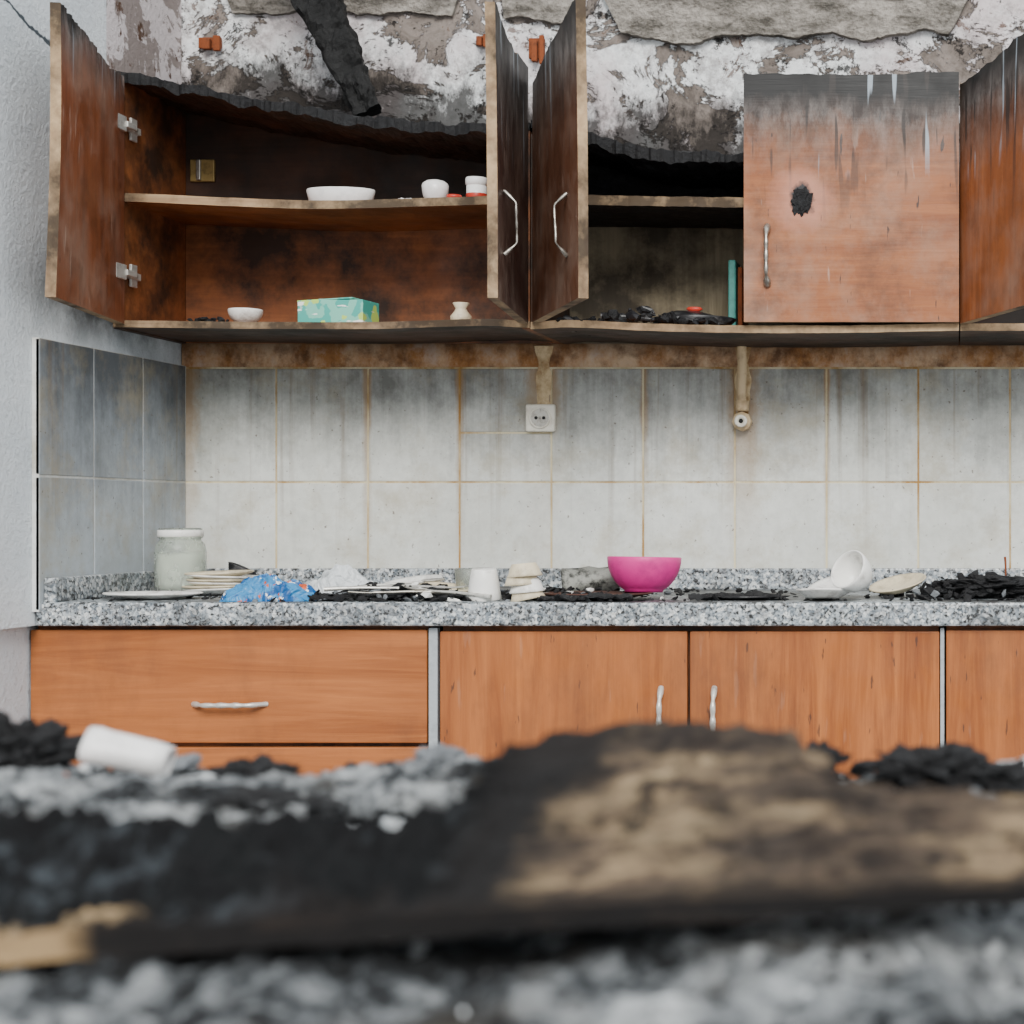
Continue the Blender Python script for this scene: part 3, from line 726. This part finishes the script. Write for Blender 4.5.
for i in range(4):
    lathe('cup_%d'%(i+1),scup(.0315,.024),(PORC_C,PORC,BROWNT,PORC_C)[i] if i!=2 else PORC_C,(.004*math.sin(i*2.3),.0,.024+i*.0145),(R(180+random.uniform(-3,3)),R(random.uniform(-5,5)),0),parent=cs)
m=Mat('scorched_tin',.6,.3); v=m.coord(); n=m.noise(v,30,7,.7)
m.color(m.mix(m.mr(n,.45,.6),hx('#8d8e87'),hx('#262624'))); m.bump(n,1,.006); TIN=m.m
lathe('crushed_tin_can',[(0,-.055),(.024,-.055),(.0265,-.052),(.0255,-.045),(.024,-.02),(.0262,0),(.023,.02),(.0255,.045),(.0265,.052),(.024,.055),(.022,.050),(0,.050)],TIN,(-.722,3.44,ZC+.030),(R(0),R(84),R(12)),48,scale=(1.1,1.1,1),wob=.10)
lathe('scorched_plate',plate(.10,.010),BROWNT,(-.68,3.30,ZC+.002),(0,0,0),scale=(1.05,.7,1))
lathe('scorched_plate',plate(.075,.008),BLACKP,(-.90,3.56,ZC+.001),(0,R(2),0))
lathe('pink_bowl',bowl(.071,.066,.52,.003),PINK,(-.602,3.36,ZC+.012),(R(-1.5),R(1),0),56)
lathe('scorched_plate',plate(.085,.006),BLACKP,(-.40,3.33,ZC),(0,0,0),scale=(1,.8,1))
def broken(name,prof,mat,loc,rot,seed,cut=.25,parent=None):
    o=lathe(name,prof,mat,loc,rot,64,parent)
    bm=bmesh.new(); bm.from_mesh(o.data)
    dele=[f for f in bm.faces if (f.calc_center_median().x>cut*.1+.008*fb(f.calc_center_median().y*90,f.calc_center_median().z*90,seed) )]
    bmesh.ops.delete(bm,geom=dele,context='FACES'); bm.to_mesh(o.data); bm.free(); return o
lathe('saucer',plate(.062,.016),PORC,(-.225,3.40,ZC+.014),(R(12),R(-14),0))
lathe('chipped_bowl',bowl(.040,.050,.5),PORC,(-.172,3.28,ZC+.036),(R(62),R(0),R(-40)))
lathe('saucer',plate(.058,.014),PORC_C,(-.110,3.42,ZC+.014),(R(12),R(-12),0))
broken('dish_fragment',plate(.055,.014),PORC,(-.250,3.27,ZC+.003),(R(6),R(4),R(150)),3)
cd=empty('burnt_debris_pile',(0,0,0))
def zc_pile(cx,cy,sx,sy,h):
    def f(r):
        a=r.gauss(0,.5); b=r.gauss(0,.5)
        return (cx+a*sx,min(3.76,max(3.22,cy+b*sy)),ZC+.003+h*max(0,1-(a*a+b*b))*r.random())
    return f
scatter('charred_rubble',220,zc_pile(.03,3.42,.14,.14,.040),lambda r:r.uniform(.004,.014),[CHAR,CHAR_DULL,ASH_G],5,.5,[6,3,1],parent=cd)
scatter('rubble_heap_left',260,zc_pile(-1.06,3.34,.18,.12,.026),lambda r:r.uniform(.004,.015),[CHAR,CHAR_DULL,ASH_G,PORC],6,.4,[6,3,2,.6],parent=cd)
scatter('rubble_heap_centre',120,zc_pile(-.78,3.38,.14,.10,.018),lambda r:r.uniform(.004,.013),[CHAR,CHAR_DULL,ASH_G,PORC],7,.4,[6,3,1,.5],parent=cd)
rock('charcoal_lump_1',(.075,3.36,ZC+.022),(.085,.045,.022),CHAR,11,.45,sub=5,parent=cd)
rock('charcoal_lump_2',(-.035,3.40,ZC+.008),(.035,.04,.010),CHAR_DULL,15,.45,parent=cd)
scatter('scraps_left',440,lambda r:(r.uniform(-1.30,-.66),r.triangular(3.215,3.6,3.25),ZC+r.uniform(.002,.012)),lambda r:r.uniform(.003,.012),[CHAR,CHAR_DULL,ASH_G,PORC],9,.3,[6,4,2,.5],parent=cd)
scatter('scraps_right',520,lambda r:(r.uniform(-1.65,.6),r.uniform(3.215,3.76),ZC+r.uniform(.001,.004)),lambda r:r.uniform(.002,.010),[CHAR,CHAR_DULL,ASH_G,PORC],19,.3,[6,4,2,.6],parent=cd)
def strip(name,x0,y0,x1,y1,w,mat,seed):
    def top(u,v):
        x=x0+(x1-x0)*u; y=y0+(y1-y0)*u+(v-.5)*w*(1+.3*fb(u*5,seed)); return (x,y,ZC+.010+.010*fb(u*4,v*3,seed)+.004*fb(u*15,v*9,seed))
    def bot(u,v):
        p=top(u,v); return (p[0],p[1],p[2]-.004)
    return slab(name,top,bot,40,8,[mat,mat],cd)
strip('splinter_1',-1.20,3.25,-.92,3.30,.035,CHAR,1); strip('splinter_2',-1.10,3.33,-.92,3.27,.03,CHAR,5); strip('splinter_3',-.78,3.24,-.60,3.23,.015,CHAR_DULL,8)
strip('splinter_4',-.5,3.27,-.33,3.29,.03,CHAR_DULL,12)
tube('rusty_nail',[(.098,3.37,ZC+.040),(.099,3.37,ZC+.06),(.097,3.37,ZC+.080)],.0022,RUST,rads=[.6,1,1.1])

# ------------------------------------------------------------ objects in the wall cabinets
lathe('oval_dish',[(0,0),(.058,0),(.064,.004),(.070,.028),(.069,.031),(.066,.029),(.060,.006),(0,.005)],PORC2,(-1.262,3.57,1.699),(0,0,0),scale=(1,.55,1))
rock('plaster_crumb',(-1.128,3.58,1.706),(.022,.014,.009),PORC2,2,.4)
e=mug('sugar_bowl',.027,.034,(-1.068,3.57,1.705),(0,0,R(200)),PORC2,False)
lathe('lid',[(0,.046),(.008,.0455),(.018,.043),(.025,.038),(.027,.033)],PORC2,parent=e)
e=empty('lidded_canister',(-.983,3.57,1.7075))
lathe('canister_body',[(0,0),(.019,0),(.0205,.004),(.0205,.030),(0,.030)],PORC2,parent=e); lathe('canister_band',[(.0208,.004),(.0213,.006),(.0213,.012),(.0208,.014)],REDP,parent=e); lathe('canister_lid',[(0,.048),(.021,.047),(.0225,.043),(.0225,.033),(.019,.030)],PORC2,parent=e)
lathe('bottle_cap',[(0,.009),(.015,.008),(.016,0),(0,0)],REDP,(-1.022,3.545,1.7065))
lathe('small_bowl',bowl(.034,.030,.5),PORC,(-1.458,3.57,1.4525))
scatter('burnt_crumbs',60,lambda r:(r.gauss(-1.53,.015),r.uniform(3.52,3.62),1.4545+r.uniform(0,.008)),lambda r:r.uniform(.002,.009),[CHAR],3,.6)
e=empty('tissue_box',(-1.272,3.585,1.4515)); e.rotation_euler=(0,0,R(-8))
Boxes().add(-.071,.071,-.036,.036,0,.050).obj('carton',CARTON,e,bevel=.0015)
Boxes().add(-.071,.05,-.034,.034,.0505,.0535).obj('lid_flap',CARTON,e,bevel=.001,rot=(0,R(-2.5),0))
box('opening',-.04,.04,-.012,.012,.0505,.056,PORC2,e,bevel=.002)
lathe('small_vase',[(0,0),(.017,0),(.021,.006),(.0215,.016),(.013,.027),(.011,.032),(.017,.043),(.016,.044),(.010,.033),(0,.02)],PORC_C,(-1.015,3.57,1.454))
e=empty('blackened_frying_pan',(-.54,3.60,1.4455)); 
lathe('pan_body',[(0,0),(.065,0),(.088,.022),(.086,.023),(.064,.004),(0,.004)],BLACKP,parent=e,scale=(1,.9,1))
tube('pan_handle',[(-.08,0,.02),(-.13,-.01,.026),(-.19,-.02,.026)],.007,BLACKP,e,rads=[.7,1,1.2])
lathe('lid_dome',[(0,.040),(.04,.035),(.07,.024),(.072,.022),(.07,.022),(0,.034)],BLACKP,parent=e,rot=(R(8),R(8),0)); lathe('lid_knob',[(0,.048),(.008,.047),(.011,.043),(.006,.038)],REDP,parent=e,scale=(1.6,1,1))
scatter('charred_debris_heap',170,lambda r:(lambda x:(x,r.uniform(3.505,3.66),1.450+.034*r.random()*max(.25,1-abs(x+.64)/.14)))(r.uniform(-.80,-.48)),lambda r:r.uniform(.004,.016),[CHAR,BLACKP,CHAR_DULL],13,.6)
box('teal_cutting_board',-.478,-.462,3.66,3.76,1.446,1.60,TEALP,bevel=.003)
box('rusty_baking_tray',-.458,-.448,3.66,3.76,1.446,1.585,RUST,bevel=.003)

# ------------------------------------------------------------ foreground: masonry counter with ash, board
box('masonry_counter',-1.35,.75,.40,1.63,0,.79,MASON,bevel=.01)
pile=empty('ash_debris_pile',(0,0,0))
def H(x,y):
    h=.822+.018*fb(x*3.2,y*3.2,2)+.012*fb(x*12,y*12,5)+.008*fb(x*36,y*36,9,4)+.004*abs(fb(x*90,y*90,1,3))
    e=min(1,max(0,(1.66-y+.03*fb(x*8,3))/.10)); 
    e2=min(1,max(0,(y-.40)/.05)); e3=min(1,max(0,(x+1.36)/.05)); e4=min(1,max(0,(.76-x)/.05))
    return .785+(h-.785)*(min(e,e2,e3,e4)**.5)
nx,ny=460,330
V=[];F=[]
for i in range(nx+1):
    x=-1.36+2.12*i/nx
    for jj in range(ny+1):
        y=.39+1.27*jj/ny; V.append((x,y,H(x,y)))
for i in range(nx):
    for jj in range(ny):
        a=i*(ny+1)+jj; F.append((a,a+ny+1,a+ny+2,a+1))
fromdata('ash_heap',V,F,ASH,smooth=True,parent=pile)
def onash(x,y,d=0): return (x,y,H(x,y)+d)
scatter('ash_flakes_near',450,lambda r:(lambda x,y:onash(x,y,.001))(r.uniform(-.9,.4),r.uniform(.5,.95)),lambda r:r.uniform(.001,.007),[ASH_W,ASH_G,CHAR,CHAR_DULL],31,.3,[2,3,4,2],parent=pile)
scatter('ash_flakes_far',1000,lambda r:(lambda x,y:onash(x,y,.003))(r.uniform(-1.25,.5),r.uniform(.95,1.6)),lambda r:r.uniform(.002,.010),[ASH_W,ASH_G,CHAR,CHAR_DULL],32,.4,[5,4,4,2],parent=pile)
scatter('ash_rubble',190,lambda r:(lambda x,y:onash(x,y,.006))(r.uniform(-1.2,.5),r.uniform(1.1,1.6)),lambda r:r.uniform(.008,.028),[ASH_W,ASH_G,CHAR,CHAR_DULL],77,.5,[4,3,5,2],sub=2,parent=pile)
rock('charcoal_lump_1',(-.815,1.50,.850),(.050,.040,.032),CHAR,21,.5,sub=5,parent=pile)
rock('charcoal_lump_2',(-.865,1.42,.845),(.04,.035,.028),CHAR,22,.5,sub=5,parent=pile)
rock('cinder_lump',(-.445,1.50,.846),(.024,.020,.016),ASH_G,25,.35,parent=pile)
rock('charcoal_lump_3',(-.020,1.42,.850),(.050,.035,.024),CHAR,27,.4,sub=5,parent=pile)
rock('charcoal_lump_4',(.04,1.44,.838),(.03,.03,.018),CHAR,28,.4,parent=pile)
rock('charcoal_lump_5',(-.115,1.45,.852),(.020,.018,.018),CHAR,29,.5,parent=pile)
rock('brick_lump',(-.735,1.40,.842),(.024,.02,.013),BRICK,30,.3,parent=pile)
rock('charcoal_lump_6',(-.60,1.47,.840),(.045,.03,.014),CHAR,51,.5,parent=pile)
rock('charcoal_lump_7',(-.52,1.30,.842),(.05,.03,.012),CHAR,52,.5,parent=pile)
e=empty('white_pipe_fragment',(-.695,1.46,.860)); e.rotation_euler=(0,R(103),R(6))
lathe('pipe_body',[(.012,-.034),(.015,-.034),(.016,-.026),(.015,-.02),(.015,.020),(.014,.034),(.0115,.034),(.0115,-.030),(.012,-.034)],PORC2,parent=e,wob=.08)
def flake(name,cx,cy,z,lx,ly,rx,ry,rz,mat,seed,t=.008):
    def top(u,v):
        a=(u-.5)*lx*(1+.25*fb(v*4,seed)); b=(v-.5)*ly*(1+.5*fb(u*4,seed+2)); return (a,b,.010*fb(u*4,v*4,seed)+.006*fb(u*16,v*16,seed))
    def bot(u,v):
        p=top(u,v); return (p[0],p[1],p[2]-t)
    return slab(name,top,bot,60,40,[mat,mat],parent=pile,loc=(cx,cy,z),rot=(R(rx),R(ry),R(rz)))
flake('plaster_slab_1',-.60,1.28,.852,.24,.14,6,3,12,ASH,3)
flake('plaster_slab_2',-.42,1.36,.852,.20,.12,7,-4,-15,ASH,6)
flake('charred_plank_1',-.62,1.17,.850,.26,.04,8,4,-8,CHAR,9,.012)
flake('plaster_slab_3',.05,1.22,.844,.16,.12,6,-3,12,ASH_G,15)

wprof=[(-.85,.10),(-.60,.11),(-.31,.105),(-.295,.120),(-.268,.185),(-.25,.203),(-.125,.200),(-.105,.185),(-.085,.150),(-.06,.120),(-.03,.105),(.05,.092),(.2,.10),(.40,.09)]
def bz(x): return .844+(.868-.844)*(x+.495)/.531
def btop(u,v):
    x=-.85+1.20*u; w=interp(wprof,x)+.012*fb(x*18,3)+.008*fb(x*70,5)
    d=w*v; y=.905+d+.004*fb(x*14,7)
    z=bz(x)+.345*d
    c=max(0,min(1,(-.25-x)/.04))
    rel=c*(.022*fb(x*13,y*13,3)+.014*abs(fb(x*45,y*45,4)))+.0045*fb(x*22,y*30,8)
    if v<.03: rel-=.002
    z+=rel*min(1,v*6+.2)
    z-=.014*c*math.sin(math.pi*min(1,v*1.0))
    return (x+.006*fb(y*30,z*10,x*9),y,z)
def bbot(u,v):
    x=-.85+1.20*u; w=interp(wprof,x)+.012*fb(x*18,3)+.008*fb(x*70,5); d=w*v
    t=.019-.009*(x+.495)/.531
    return (x,.905+d+.004*fb(x*14,7)+.004,bz(x)+.345*d*.97-max(.009,t)-.003*fb(x*22,1))
slab('burnt_board',btop,bbot,420,110,[BOARD,BEDGE])
rock('support_rubble_1',(-.20,1.05,.848),(.06,.04,.036),ASH_G,41,.3,parent=pile)
rock('support_rubble_2',(-.55,.98,.826),(.06,.03,.018),CHAR,42,.3,parent=pile)
rock('support_rubble_3',(.18,.97,.834),(.06,.03,.024),ASH_G,43,.3,parent=pile)

# ------------------------------------------------------------ light
w=bpy.data.worlds.new('overcast_sky'); scene.world=w; w.use_nodes=True
bg=w.node_tree.nodes['Background']; bg.inputs[0].default_value=(.93,.97,1.0,1); bg.inputs[1].default_value=1.5
def sun(name,rot,st,ang,col):
    l=bpy.data.lights.new(name,'SUN'); l.energy=st; l.angle=R(ang); l.color=col
    o=bpy.data.objects.new(name,l); link(o); o.rotation_euler=rot; return o
sun('sun',(R(57),0,R(12)),4.2,26,(1,.975,.93))

cam=bpy.data.cameras.new('camera'); co=bpy.data.objects.new('camera',cam); link(co)
co.location=(0,0,1.06); co.rotation_euler=(R(90),0,0)
cam.lens=61.07; cam.sensor_width=36; cam.shift_x=-.4326; cam.shift_y=.0039
cam.clip_start=.05
cam.dof.use_dof=True; cam.dof.focus_distance=3.42; cam.dof.aperture_fstop=5.0
scene.camera=co
